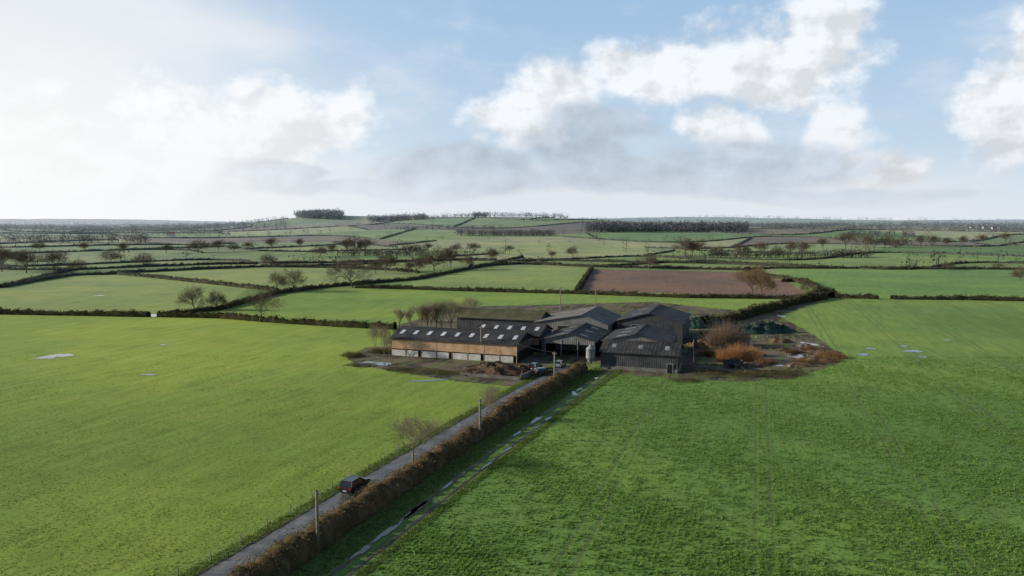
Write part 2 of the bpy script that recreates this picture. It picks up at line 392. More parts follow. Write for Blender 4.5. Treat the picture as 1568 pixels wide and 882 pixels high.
bn=T.n('ShaderNodeBump'); bn.inputs['Strength'].default_value=.7; bn.inputs['Distance'].default_value=.13; T.put(bn.inputs['Height'],T.noise(pos,1.5,3,.72)); T.put(bs.inputs['Normal'],bn.outputs[0])
T.put(out.inputs[0],bs.outputs[0])
obj('ground',me,m)
# ------------------------------------------------------------------ lane, track, puddles
def strip(name,p,w,z,mt,jit=0.,off=0.):
    n=normals(p); q=p+n*off; k=len(p)
    ww=w/2+jit*rng.uniform(-1,1,(k,2))
    Vv=[]; 
    for i in range(k):
        for j,t in enumerate((-1,-.5,0,.5,1)):
            h=ww[i,0] if t<0 else ww[i,1]
            Vv.append((q[i,0]+n[i,0]*t*h,q[i,1]+n[i,1]*t*h,z+(.05*(1-abs(t)))))
    Ff=[(i*5+j,i*5+j+1,(i+1)*5+j+1,(i+1)*5+j) for i in range(k-1) for j in range(4)]
    return obj(name,pymesh(name,Vv,Ff),mt)
M_lane=mat('wet_asphalt',(.075,.074,.072),(.20,.19,.175),.35,.45,.3,6,spec=.4,detail=6)
M_mudt=mat('track_mud',(.06,.05,.033),(.13,.12,.065),.5,.6,.5,3,spec=.4)
lf=resample(lane,.8)
strip('farm_lane',lf,3.1,.02,M_lane,.16)
strip('lane_mud_verge',lf,1.0,.012,M_mudt,.3,off=2.0)
strip('lane_mud_verge',lf,.6,.010,M_mudt,.28,off=-1.8)
trk=resample(lane[:int(len(lane)*.985)],.8)
for of in (10.5,12.2): strip('farm_track',trk,.6,.014,M_mudt,.2,off=of)
def puddle(name,cx,cy,rx,ry,ang,z=.09,seed=0):
    rs=np.random.default_rng(abs(int(seed+cx*7))); k=40; a_=np.linspace(0,2*math.pi,k,endpoint=False)
    rr=1+.22*np.sin(2*a_+rs.uniform(0,6))+.18*np.sin(3*a_+rs.uniform(0,6))+.12*np.sin(7*a_+rs.uniform(0,6))+.08*rs.normal(size=k)
    X_=rx*rr*np.cos(a_);Y_=ry*rr*np.sin(a_); c_,s_=math.cos(ang),math.sin(ang)
    Vv=[(cx,cy,z)]+[(cx+X_[i]*c_-Y_[i]*s_,cy+X_[i]*s_+Y_[i]*c_,z) for i in range(k)]
    return obj(name,pymesh(name,Vv,[(0,1+i,1+(i+1)%k) for i in range(k)]),M_water)
TN=normals(trk)
for s_ in range(18):
    i=int(rng.uniform(len(trk)*.42,len(trk)*.97)); of=10.5 if s_%3 else 12.2
    t=trk[min(i+1,len(trk)-1)]-trk[i]; puddle('puddle',trk[i,0]+TN[i,0]*of,trk[i,1]+TN[i,1]*of,rng.uniform(1.,3.6),rng.uniform(.18,.4),math.atan2(t[1],t[0]),.075,s_)
for (px,py,rx,ry) in ((88,545,3.2,3.2),(70,549,2,1),(152,453,2.5,1.5),(238,483,3,4),(250,528,1,.8),(228,574,1.6,.7),(572,558,4.4,3.4),(655,583,4,.7),(1322,543,1.6,1.6),(1333,534,1.2,1.2),(1398,538,2,2),(1410,547,2.2,.8),(1385,530,1.3,.9),(1450,521,1.5,.5),(1218,545,2.5,2.5),(1160,505,3,2),(1240,527,1.5,3),(1190,560,2,.8),(880,603,.6,1.6),(1195,484,1.2,3)):
    g=P1(px,py); puddle('pond' if px==572 else 'puddle',g[0],g[1],rx,ry,.2,g[2]+(.12 if px==572 else .06),px)
# ------------------------------------------------------------------ hedges
def tri_cloud(cent,size,cols,store,flat=1.):
    n=len(cent); d=rng.normal(size=(n,3,3)); d/=np.linalg.norm(d,axis=2,keepdims=True); d[:,:,2]*=flat
    V=cent[:,None,:]+d*np.asarray(size).reshape(-1,1,1)
    store[0].append(V.reshape(-1,3)); store[1].append(np.repeat(cols,3,axis=0))
hcols=np.array([(.07,.062,.03),(.095,.076,.04),(.055,.066,.026),(.12,.095,.055),(.07,.085,.033)])
def hedge(name,p,w,h,dens=None,tint=1.,cset=hcols,gap=0.):
    dm=np.hypot(*p.mean(0)); step=max(.7,dm*.0045)
    p=resample(p,step); n=normals(p); k=len(p)
    prof=np.array([(-1,0),(-.95,.55),(-.6,.95),(0,1.02),(.6,.95),(.95,.55),(1,0)])
    hh=h*(1+.14*np.sin(np.arange(k)*step/9.+rng.uniform(0,6))+.16*rng.normal(size=k)); wwv=w*(1+.12*rng.normal(size=k))
    V=np.zeros((k,7,3)); z0=hgt(p[:,0],p[:,1])
    for j,(a_,b_) in enumerate(prof):
        o_=a_*wwv*.9+rng.normal(size=k)*.06*w
        V[:,j,0]=p[:,0]+n[:,0]*o_; V[:,j,1]=p[:,1]+n[:,1]*o_; V[:,j,2]=z0-.15+b_*hh*.92+(b_>0)*rng.normal(size=k)*.07*h
    i=np.arange(k-1)[:,None]*7; j=np.arange(6)[None,:]
    Fq=np.stack([i+j,i+j+1,i+7+j+1,i+7+j],2).reshape(-1,4)
    Cc=cset[rng.integers(0,len(cset),k*7)]*tint*.8
    Ltot=step*k; nt=int(Ltot*(dens if dens else min(120,9000/dm)))
    t=rng.uniform(0,k-1.001,nt); ii=t.astype(int); fr=(t-ii)[:,None]
    c=p[ii]*(1-fr)+p[ii+1]*fr; an=rng.uniform(-.1,math.pi+.1,nt); rad=rng.uniform(.82,1.15,nt)
    off=np.cos(an)*w*rad; zz=np.clip(np.abs(np.sin(an))**.7*hh[ii]*rad*1.0,.05,None)
    cent=np.stack([c[:,0]+n[ii,0]*off,c[:,1]+n[ii,1]*off,hgt(c[:,0],c[:,1])+zz],1)
    st=([],[]); sz=rng.uniform(.6,1.4,nt)*max(.10,dm*.0010)
    tri_cloud(cent,sz,cset[rng.integers(0,len(cset),nt)]*tint*rng.uniform(.6,1.5,(nt,1)),st)
    VV=np.concatenate([V.reshape(-1,3),st[0][0]]) 
    TF=np.arange(nt*3).reshape(-1,3)+k*7
    Fall=np.concatenate([Fq[:,[0,1,2]],Fq[:,[0,2,3]],TF])
    CC=np.concatenate([Cc,st[1][0]])
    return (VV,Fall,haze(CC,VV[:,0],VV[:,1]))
def hobj(name,parts,mt=M_twig):
    n=0;V=[];Fx=[];C=[]
    for a_,b_,c_ in parts: V.append(a_);Fx.append(b_+n);C.append(c_);n+=len(a_)
    return obj(name,npmesh(name,np.concatenate(V),np.concatenate(Fx),cols=np.concatenate(C)),mt)
roadcols=np.array([(.15,.10,.052),(.20,.14,.072),(.11,.10,.04),(.25,.175,.10),(.12,.085,.05)])
hl_p=lane[8:-2]+LN[8:-2]*5.0
hobj('roadside_hedge',[hedge('h',hl_p,1.65,2.3,300,1.,roadcols)])
def px_hedge(line,w=1.3,h=1.9,**kw):
    L_=np.array(line,float); q=resample(L_,5.); Q=P(q)[:,:2]
    parts=[]; s0=0
    for i in range(1,len(Q)):
        if np.linalg.norm(Q[i]-Q[i-1])>.5*np.hypot(*Q[i-1]):
            if i-s0>3: parts.append(hedge('h',smooth(Q[s0:i],2),w,h,**kw))
            s0=i
    if len(Q)-s0>2: parts.append(hedge('h',smooth(Q[s0:],2),w,h,**kw))
    return parts
lines=[
 [(-200,480),(0,481),(120,483),(228,485)],[(243,485),(340,487),(425,494),(520,500),(605,504)],
 [(545,441),(600,442),(720,446),(880,450),(1050,456),(1245,458)],
 [(243,484),(340,474),(380,462),(425,450),(500,440),(560,435),(640,428),(700,416),(760,404),(800,394)],
 [(-200,441),(0,441),(60,430),(110,422),(180,420),(260,428),(380,441),(425,446)],
 [(180,419),(300,413),(400,409),(500,410),(600,414),(640,418)],
 [(-200,414),(0,413),(110,414),(240,408),(330,405),(400,404),(500,403),(640,400),(760,398)],
 [(0,441),(30,434),(110,414)],
 [(720,409),(800,404),(900,409),(1000,411),(1140,414),(1180,411),(1400,412),(1568,413),(1700,414)],
 [(884,446),(895,428),(906,412)],[(1140,417),(1180,424),(1215,430),(1245,440),(1262,450)],
 [(1278,456),(1345,458)],[(1365,458),(1460,459),(1568,461),(1750,464)],
 [(1200,432),(1225,428),(1262,447)],
 [(800,398),(960,402),(1100,404),(1240,410)],
]
parts=[]
for l in lines: parts+=px_hedge(l,1.5,1.9)
hobj('field_hedge',parts)
hobj('farm_hedge',px_hedge([(1075,502),(1120,492),(1180,475),(1235,461),(1262,458)],2.0,3.0,dens=60)+px_hedge([(1245,458),(1262,450),(1276,456)],2.5,3.5,dens=60))
parts=[]; TR=[]
def xy_from_uv(u,v):
    c_=math.cos(U0);s_=math.sin(U0)*.3;s2=math.sin(U0)*.35
    det=c_+s_*s2; return (u+s_*v)/det,(v*c_-s2*u)/det
for j in range(NJ):
    rmax=610*GR**j; uu=np.arange(-1.1*rmax,1.1*rmax,rmax*.02)
    xx,yy=xy_from_uv(uu,Bj(j,uu)); p=np.stack([xx,yy],1)
    vis=np.abs(xx)<.8*yy; p=p[vis]
    if len(p)>4:
        k0=0
        while k0<len(p)-3:
            ln=random.randint(6,26); seg=p[k0:k0+ln]
            if random.random()<.78 and len(seg)>3: parts.append(hedge('h',seg,1.3,1.7 if j<6 else 1.4,dens=min(6,3000/rmax)))
            if random.random()<.7:
                for q_ in seg[:-1]:
                    if random.random()<.65: TR.append(q_+rng.normal(size=2)*4)
            k0+=ln-1
    if j<NJ-1:
        e,sl=rowed[j]
        for ue in e:
            vs=np.linspace(rmax*.93,rmax*1.32,16); us=ue-sl*vs; okm=(vs>Bj(j,us))&(vs<Bj(j+1,us)); us=us[okm];vs=vs[okm]
            if len(us)<4: continue
            xx,yy=xy_from_uv(us,vs)
            if abs(xx.mean())>.8*yy.mean(): continue
            p=np.stack([xx,yy],1)
            if random.random()<.85: parts.append(hedge('h',p,1.3,1.7,dens=min(6,3000/rmax)))
            for q_ in p:
                if random.random()<.22: TR.append(q_+rng.normal(size=2)*3)
hobj('distant_hedgerows',parts)
# ------------------------------------------------------------------ bare winter trees
def gen_tree(seed,H=12.,spread=1.,dens=1.,up=.25,trunk=.2,k4=4,mn=.011):
    rs=random.Random(seed); S=[]
    def rv(): return Vector((rs.gauss(0,1),rs.gauss(0,1),rs.gauss(0,1))).normalized()
    def grow(p,d,ln,r,lv):
        n=3 if lv<4 else 2; q=p.copy(); dd=d.copy(); rr=r
        nodes=[]
        for i in range(n):
            dd=(dd+rv()*.16+Vector((0,0,up*.12))).normalized(); q2=q+dd*ln/n; r2=rr*(.86 if lv<4 else .7)
            S.append((q.copy(),q2.copy(),rr,r2,lv)); q=q2; rr=r2; nodes.append((q.copy(),dd.copy(),rr))
        if lv>=5: return
        kids={0:0,1:4,2:4,3:4,4:k4}[lv]
        if lv==0: kids=rs.randint(6,8)
        for c in range(kids):
            if lv==0: nd=nodes[-1] if c<4 else nodes[1]
            else: nd=nodes[min(n-1,int(rs.random()*n+.4))]
            az=rs.uniform(0,6.28) if lv else c*2.4+rs.uniform(-.4,.4)
            ax=dd.orthogonal().normalized(); 
            ax=Quaternion(dd,az)@ax; ang=rs.uniform(.35,.95)*(spread if lv<2 else 1)
            nd_d=Quaternion(ax,ang)@nd[1]; nd_d=(nd_d+Vector((0,0,up if lv<3 else up*.3))).normalized()
            grow(nd[0],nd_d,ln*rs.uniform(.62,.86)*(1.25 if lv==0 else 1),nd[2]*(.62 if lv else .55),lv+1)
    grow(Vector((0,0,-.2)),Vector((0,0,1)),H*trunk,H*.028,0)
    P0=np.array([s[0][:] for s in S]);Q0=np.array([s[1][:] for s in S]);R0=np.array([s[2] for s in S]);R1=np.array([s[3] for s in S]);lv=np.array([s[4] for s in S])
    zs=Q0[:,2].max(); k=H/zs; P0*=k;Q0*=k
    tp=np.where(lv>=4)[0]; m_=int(len(tp)*.6*dens); pick=tp[rng.integers(0,len(tp),m_)]; fr=rng.uniform(0,1,(m_,1)); b0=P0[pick]*(1-fr)+Q0[pick]*fr
    dr=(Q0[pick]-P0[pick]); dr/=np.linalg.norm(dr,axis=1,keepdims=True); dr=dr+rng.normal(size=(m_,3))*.6; dr/=np.linalg.norm(dr,axis=1,keepdims=True)
    b1=b0+dr*rng.uniform(.35,.9,(m_,1))*H/12
    R0=np.maximum(R0*.8,mn);R1=np.maximum(R1*.8,mn*.8)
    th_=lv<3
    V1,F1=tubes(P0[th_],Q0[th_],R0[th_],R1[th_],6); V2,F2=tubes(P0[~th_],Q0[~th_],R0[~th_],R1[~th_],3); V3,F3=tubes(b0,b1,np.full(m_,mn*.9),np.full(m_,mn*.5),3)
    V=np.concatenate([V1,V2,V3]); Fq=np.concatenate([F1,F2+len(V1),F3+len(V1)+len(V2)])
    return V,Fq
protos=[]
for i,(sp,up,tk,k4,mt,mn) in enumerate(((1.15,.18,.17,3,M_bark,.016),(1.,.25,.2,3,M_bark,.016),(1.25,.12,.15,3,M_bark,.016),(.75,.45,.2,2,M_barkp,.014),(1.,.3,.2,2,M_barkp,.018),(1.15,.18,.17,2,M_bark,.03),(1.25,.12,.15,2,M_bark,.03))):
    V,Fq=gen_tree(11+i,12.,sp,1.,up,tk,k4,mn); me=npmesh('bare_tree_%d'%i,V,Fq); me.materials.append(mt); protos.append(me)
def russet(me,name,n,cols):
    V=np.empty(len(me.vertices)*3,np.float32); me.vertices.foreach_get('co',V); V=V.reshape(-1,3); hi=V[V[:,2]>2.5]
    c=hi[rng.integers(0,len(hi),n)]+rng.normal(size=(n,3))*.25
    st=([],[]); tri_cloud(c,rng.uniform(.1,.22,n),cols[rng.integers(0,len(cols),n)],st)
    return npmesh(name,st[0][0],np.arange(n*3).reshape(-1,3),cols=st[1][0])
lf_or=russet(protos[0],'russet_leaves',4500,np.array([(.38,.21,.07),(.46,.27,.10),(.28,.16,.06)])); lf_or.materials.append(M_fol)
lf_iv=russet(protos[1],'ivy_leaves',1100,np.array([(.06,.09,.03),(.09,.10,.035)])); lf_iv.materials.append(M_fol)
def tree(name,px,py,hp,kind=None,leaf=None,wd=1.):
    g=P1(px,py); dist=math.hypot(g[0],g[1]); H=hp/F*dist
    if kind is None: kind=random.randint(0,2) if dist<460 else random.randint(5,6)
    o=bpy.data.objects.new(name,protos[kind]); sc.collection.objects.link(o)
    s=H/12; o.location=tuple(g); o.scale=(s*wd,s*wd,s); o.rotation_euler=(0,0,random.uniform(0,6.28))
    if leaf: 
        c=bpy.data.objects.new('leaves',leaf); sc.collection.objects.link(c); c.parent=o
    return o
for t in [(298,474,38),(330,475,32),(318,475,22),(398,493,54),(422,446,32),(449,446,38),(540,440,52),(590,416,38),(665,414,42),(690,412,38),(752,405,28),(715,409,24),(85,418,32),(40,418,32),(120,415,20),(3,416,34),(170,402,22),(220,408,24),(410,405,20),(417,383,20),(460,381,17),(304,386,22),(335,385,18),(358,385,16),(490,393,22),(545,388,32),(532,388,24),(624,389,20),(640,389,20),(845,397,14),(877,393,21),(993,412,30),(1048,391,35),(1072,389,28),(1060,391,22),(1228,393,24),(1380,380,20),(1295,380,24),(1325,379,24),(1562,430,22),(1355,379,22),(1430,378,17),(1475,376,14),(725,388,18),(625,419,20),(575,419,22),(60,384,16),(130,386,14),(190,388,16),(255,388,14),(1100,392,20),(1190,392,18),(1260,382,18),(1410,379,18),(1540,372,14),(1505,374,14),(640,420,26),(655,385,14),(700,385,16),(780,388,14),(1135,391,22),(1165,390,20),(1210,392,22),(1450,380,16),(560,386,22),(510,390,18),(30,400,18),(380,384,14)]:
    tree('oak_tree',*t,wd=random.uniform(1.0,1.3),leaf=lf_iv if random.random()<.2 else None)
tree('russet_oak_tree',1152,453,48,0,lf_or); tree('russet_oak_tree',1166,452,36,0,lf_or)
tree('hawthorn_tree',1450,413,12,2,lf_iv,1.5); tree('hawthorn_tree',1528,412,9,2,lf_iv,1.5); tree('hawthorn_tree',1230,448,13,2,lf_iv,1.4)
tree('ash_tree',634,712,78,4,wd=1.35); tree('ash_tree',757,616,28,4,wd=1.2); tree('ash_tree',745,642,50,4,wd=.8)
for t in [(612,503,36),(628,505,40),(645,506,48),(660,507,50),(676,506,50),(690,505,50),(705,500,42),(722,492,40),(655,505,44),(668,505,46)]: tree('poplar_tree',*t,kind=3 if random.random()<.6 else 4,wd=.9)
for t in [(575,540,45),(588,545,50),(596,548,36)]: tree('birch_sapling',*t,kind=4,wd=.5)
def mass(name,pos,Hs,n=60,cols=None,wdt=.55,sz=.10):
    st=([],[]); pos=np.asarray(pos); N=len(pos); z=hgt(pos[:,0],pos[:,1])
    cols=np.array([(.065,.05,.036),(.05,.042,.028),(.08,.06,.04),(.042,.048,.025)]) if cols is None else cols
    tc=cols[rng.integers(0,len(cols),N)]
    d=rng.normal(size=(N,n,3)); d/=np.linalg.norm(d,axis=2,keepdims=True); d*=rng.uniform(.25,1,(N,n,1))**.5
    lump=1+.25*np.sin(3*np.arctan2(d[...,1],d[...,0])+rng.uniform(0,6,(N,1)))
    c=np.empty((N,n,3)); Hs_=np.asarray(Hs)[:,None]
    c[...,0]=pos[:,0:1]+d[...,0]*Hs_*wdt*lump; c[...,1]=pos[:,1:2]+d[...,1]*Hs_*wdt*lump; c[...,2]=z[:,None]+Hs_*(.56+d[...,2]*.42*lump)
    cc=np.repeat(tc[:,None,:],n,1)*rng.uniform(.7,1.35,(N,n,1))
    tri_cloud(c.reshape(-1,3),np.repeat(np.asarray(Hs)*sz,n)*rng.uniform(.6,1.3,N*n),cc.reshape(-1,3),st)
    V=st[0][0]; C=st[1][0]; nt=len(V)//3; Fx=np.arange(nt*3).reshape(-1,3)
    tv,tf=tubes(np.c_[pos,z-.3],np.c_[pos,z+np.asarray(Hs)*.6],np.asarray(Hs)*.03,np.asarray(Hs)*.015,4)
    tf=np.concatenate([tf[:,[0,1,2]],tf[:,[0,2,3]]])+len(V)
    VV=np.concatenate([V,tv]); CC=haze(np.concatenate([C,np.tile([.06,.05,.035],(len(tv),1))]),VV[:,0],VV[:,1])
    return obj(name,npmesh(name,VV,np.concatenate([Fx,tf]),cols=CC),M_twig)
TR=np.array(TR); 
mass('distant_trees',TR,rng.uniform(5,15,len(TR)),40,sz=.09,cols=np.array([(.12,.095,.065),(.09,.075,.05),(.14,.105,.07),(.08,.08,.04)]))
def wood(name,x0,x1,yb,dep,N,h=(10,15),**kw):
    q=np.c_[rng.uniform(x0,x1,N),np.full(N,float(yb))]; base=P(q)
    d=base[:,:2]/np.linalg.norm(base[:,:2],axis=1,keepdims=True); pos=base[:,:2]+d*rng.uniform(0,dep,(N,1))
    return mass(name,pos,rng.uniform(*h,N),34,**kw)
wood('woodland',897,1145,356,140,560,(14,22)); 
wood('woodland',700,850,362,60,180,(9,13)); wood('woodland',600,760,352,50,110,(6,11)); wood('woodland',0,230,372,40,120,(8,13)); wood('woodland',1290,1400,364,50,90,(8,13))
wood('woodland',1085,1335,395,16,170,(6,9)); wood('woodland',520,660,392,16,90,(5,9))
def wood_at(name,xa,xb,Yc,dep,N,h):
    Yv=Yc+rng.uniform(-dep,dep,N); Xv=rng.uniform((xa-784)/F,(xb-784)/F,N)*Yv; return mass(name,np.c_[Xv,Yv],rng.uniform(*h,N),26)
wood_at('hilltop_wood',455,525,2450,110,320,(18,27)); wood_at('hilltop_wood',565,650,2300,60,240,(13,22)); wood_at('hilltop_trees',650,870,2280,70,260,(7,19)); wood_at('hilltop_trees',725,745,2250,50,40,(12,20))
wood_at('woodland',-60,440,2100,300,800,(11,18)); wood_at('woodland',-80,330,1500,120,220,(9,15))
wood_at('woodland',1150,1640,2300,400,800,(11,18)); wood_at('woodland',1180,1640,1600,160,260,(9,15))
wood_at('woodland',880,1300,3000,200,500,(14,22))
wood_at('woodland',880,1640,4200,600,800,(14,26)); wood_at('woodland',-60,900,4500,700,800,(14,26)); wood_at('woodland',-100,1700,8500,1500,900,(24,44))
M_white=mat('white_render',(.7,.7,.68),(.8,.8,.78),1,.8); M_tile=mat('clay_tile_roof',(.16,.08,.05),(.22,.12,.08),1,.9)
for (px,py) in ((1508,350),(1522,351),(1488,350),(262,362),(905,352)):
    g=P1(px,py); c=empty('farm_cottage'); c.location=tuple(g); w=random.uniform(8,13)
    A=Acc(); f0=lambda a,b,z:(a,b,z); A.box(f0,-w/2,w/2,-4,4,-1,5); A.box(f0,w/2-1.2,w/2-.4,-.5,.5,5.01,9.6); A.make('walls',M_white,c)
    A=Acc(); A.add([(-w/2-.3,-4.3,4.9),(w/2+.3,-4.3,4.9),(w/2+.3,0,8.4),(-w/2-.3,0,8.4),(w/2+.3,4.3,4.9),(-w/2-.3,4.3,4.9)],[(0,1,2,3),(3,2,4,5),(0,3,5),(1,4,2)]); A.make('roof',M_tile,c)
    A=Acc(); [A.box(f0,xx-.5,xx+.5,-4.05,-4.01,z0,z0+1.2) for xx in (-w/3,0,w/3) for z0 in (.9,3.2)]; A.make('windows',M_dark,c)
# ------------------------------------------------------------------ poles, wires, fence
def pole(px,py,h,name='telegraph_pole',arm=True):
    g=P1(px,py); o=empty(name); o.location=tuple(g)
    V,Fq=tubes([(0,0,-.3)],[(0,0,h)],[.2],[.15],8); obj('post',npmesh('post',V,Fq),M_wood,o)
    if arm:
        A=Acc(); f0=lambda a,b,z:(a*e1[0]+b*e2[0],a*e1[1]+b*e2[1],z); A.box(f0,-.5,.5,-.06,.06,h-.45,h-.3); A.make('crossarm',M_wood,o)
        V,Fq=tubes([f0(a,0,h-.3) for a in (-.4,0.2,.4)],[f0(a,0,h-.12) for a in (-.4,0.2,.4)],[.05]*3,[.03]*3,6); obj('insulators',npmesh('insulators',V,Fq),M_conc,o)
    return np.array([g[0],g[1],g[2]+h-.15])
tops=[pole(487,842,6.6),pole(735,672,6.6,arm=True),pole(849,589,7.2),pole(737,552,8.8)]
pole(858,476,9.5); pole(912,470,7.5); 
wp=[]
for a_,b_ in ((0,1),(1,2),(2,3)):
    A0,B0=tops[a_],tops[b_]
    for k in range(12):
        t0,t1=k/12,(k+1)/12; sag=lambda t:-1.0*4*t*(1-t)
        wp.append((A0*(1-t0)+B0*t0+[0,0,sag(t0)],A0*(1-t1)+B0*t1+[0,0,sag(t1)]))
V,Fq=tubes([w[0] for w in wp],[w[1] for w in wp],[.018]*len(wp),[.018]*len(wp),3); obj('overhead_wire',npmesh('overhead_wire',V,Fq),M_clad)
fp=resample(lane[6:int(len(lane)*.80)],4.2); fn=normals(fp); fq=fp-fn*2.9
fe=empty('wire_fence'); hts=rng.uniform(1.0,1.3,len(fq)); lean=rng.normal(size=(len(fq),2))*.05
V,Fq=tubes(np.c_[fq,np.full(len(fq),-.1)],np.c_[fq+lean,hts],[.06]*len(fq),[.055]*len(fq),6); obj('posts',npmesh('posts',V,Fq),M_wood,fe)
w0=[];w1=[]
for z in (.4,.7,1.0):
    for i in range(len(fq)-1): w0.append((*fq[i],z)); w1.append((*fq[i+1],z))
V,Fq=tubes(w0,w1,[.008]*len(w0),[.008]*len(w0),3); obj('wires',npmesh('wires',V,Fq),M_galv,fe)
# ------------------------------------------------------------------ cars
M_glass=mat('car_glass',(.012,.014,.016),(.02,.022,.025),1,.08,spec=.8); M_tyre=mat('tyre_rubber',(.012,.012,.012),(.022,.022,.022),3,.8)
M_red=mat('tail_lamp',(.35,.01,.01),(.45,.02,.02),3,.3)
def car(name,loc,heading,paint):
    o=empty(name); o.location=loc; o.rotation_euler=(0,0,heading)
    side=[(-2.2,.42),(-2.25,.75),(-2.2,1.05),(-1.95,1.10),(-.9,1.12),(.85,1.08),(1.0,1.06),(1.9,.95),(2.2,.78),(2.25,.45),(1.9,.32),(-1.95,.32)]
    V=[];n=len(side)
    for yy,sc_ in ((-.93,.96),(-.88,1.),(.88,1.),(.93,.96)):
        for x_,z_ in side: V.append((x_*sc_,yy,z_ if abs(yy)<.9 else z_*.97+.02))
    Ff=[]
    for s in range(3):
        for i in range(n): j=(i+1)%n; Ff.append((s*n+i,s*n+j,(s+1)*n+j,(s+1)*n+i))
    Ff+= [tuple(range(n))[::-1],tuple(3*n+i for i in range(n))]
    b=obj('body',pymesh('body',V,Ff),paint,o); bv=b.modifiers.new('b','BEVEL'); bv.width=.05; bv.segments=2
    gb=[(-2.0,1.09),(-1.75,1.58),(.1,1.62),(.95,1.09)]
    V=[(x_,y_*(.86 if z_<1.2 else .70),z_) for y_ in (-1,1) for x_,z_ in gb]
    obj('windows',pymesh('windows',V,[(0,1,2,3),(7,6,5,4),(0,4,5,1),(2,6,7,3),(1,5,6,2)]),M_glass,o)
    A=Acc(); f0=lambda a,b,z:(a,b,z)
    A.add([(x_,y_,z_) for z_ in (1.585,1.66) for x_,y_ in ((-1.80,-.71),(.14,-.71),(.14,.71),(-1.80,.71))],[(3,2,1,0),(4,5,6,7),(0,1,5,4),(1,2,6,5),(2,3,7,6),(3,0,4,7)])
    for s in (-1,1):
        V,Fq=tubes([(-2.0,s*.865,1.08),(.95,s*.865,1.08),(-.55,s*.865,1.08)],[(-1.77,s*.715,1.6),(.12,s*.715,1.62),(-.58,s*.715,1.62)],[.05]*3,[.05]*3,4); A.add(V,Fq)
        A.box(f0,.75,.92,s*1.0-.09,s*1.0+.09,1.05,1.2)
    A.make('roof_and_pillars',paint,o)
    A=Acc(); R=Acc()
    for x_ in (-1.4,1.42):
        for s in (-1,1):
            for acc,(r_,y0,y1) in ((A,(.35,.72,.95)),(R,(.2,.93,.97))):
                k=16; Vv=[(x_+r_*math.cos(i*2*math.pi/k),s*yy,.35+r_*math.sin(i*2*math.pi/k)) for yy in (y0,y1) for i in range(k)]
                acc.add(Vv,[(i,(i+1)%k,k+(i+1)%k,k+i) for i in range(k)]+[tuple(range(k)),tuple(range(k,2*k))])
    A.make('tyres',M_tyre,o); R.make('wheel_rims',M_galv,o)
    A=Acc(); [A.box(f0,-2.30,-2.22,s*.72-.14,s*.72+.14,.8,1.02) for s in (-1,1)]; A.make('tail_lamps',M_red,o)
    A=Acc(); [A.box(f0,2.16,2.27,s*.66-.18,s*.66+.18,.66,.82) for s in (-1,1)]; A.box(f0,-2.31,-2.25,-.26,.26,.55,.67); A.make('headlamps_and_plate',M_sky,o)
    return o
M_paint=mat('dark_car_paint',(.015,.016,.02),(.02,.022,.027),1,.2,spec=.7); M_paint2=mat('silver_car_paint',(.3,.31,.33),(.36,.37,.38),1,.3,metal=.5)
g=P1(551,752); i=int(np.argmin(np.hypot(lane[:,0]-g[0],lane[:,1]-g[1]))); t=lane[i+1]-lane[i]
co_car=car('dark_suv_car',(lane[i][0]-.1,lane[i][1],.06),math.atan2(t[1],t[0]),M_paint); co_car.scale=(1.05,1.05,1.1)
for (px,py,hd,pm) in ((833,574,.4,M_paint),(858,562,1.2,M_paint2),(820,566,1.1,M_paint)):
    g=P1(px,py); car('parked_car',(g[0],g[1],.06),hd,pm)
# ------------------------------------------------------------------ yard clutter
def heap(name,px,py,rx,ry,h,mt,ang=0.,sd=0,rough=.25):
    g=P1(px,py); rs=np.random.default_rng(sd+px); nu,nv=44,14; V=[];Fx=[]
    phs=rs.uniform(0,6,8)
    for j in range(nv):
        rr=j/(nv-1)
        for i_ in range(nu):
            a_=i_*2*math.pi/nu; lob=1+.14*math.sin(2*a_+phs[0])+.10*math.sin(5*a_+phs[1])+.05*math.sin(9*a_+phs[2])
            X_=rx*rr*lob*math.cos(a_); Y_=ry*rr*lob*math.sin(a_); z=h*(1-rr**2.2)*(1+rough*math.sin(X_*1.3+phs[3])*math.sin(Y_*1.5+phs[4]))+rs.normal()*.06*h*(rr<.97)
            V.append((g[0]+X_*math.cos(ang)-Y_*math.sin(ang),g[1]+X_*math.sin(ang)+Y_*math.cos(ang),g[2]+max(z,0)-.05*rr))
    for j in range(nv-1):
        for i_ in range(nu): Fx.append((j*nu+i_,j*nu+(i_+1)%nu,(j+1)*nu+(i_+1)%nu,(j+1)*nu+i_))
    return obj(name,pymesh(name,V,Fx),mt),V
M_man=mat('manure',(.05,.032,.02),(.13,.078,.046),.8,.95,.8,3); M_earth=mat('spoil_earth',(.10,.063,.037),(.22,.135,.078),.6,.95,.8,2.5)
M_sheet=mat('silage_sheet',(.014,.038,.028),(.04,.10,.075),.5,.55,.5,2,spec=.2); M_rub=mat('rubble',(.11,.09,.07),(.30,.26,.22),1.,.95,.6,3)
heap('manure_heap',757,570,9.5,4.5,2.1,M_man,-.3); heap('manure_heap',725,573,4,2.5,1.1,M_man); heap('manure_heap',797,567,3,2.2,1.3,M_earth)
_,V1=heap('silage_clamp',1078,500,10,5,3.0,M_sheet,.2); _,V2=heap('silage_clamp',1170,509,10,4.5,2.8,M_sheet,.2)
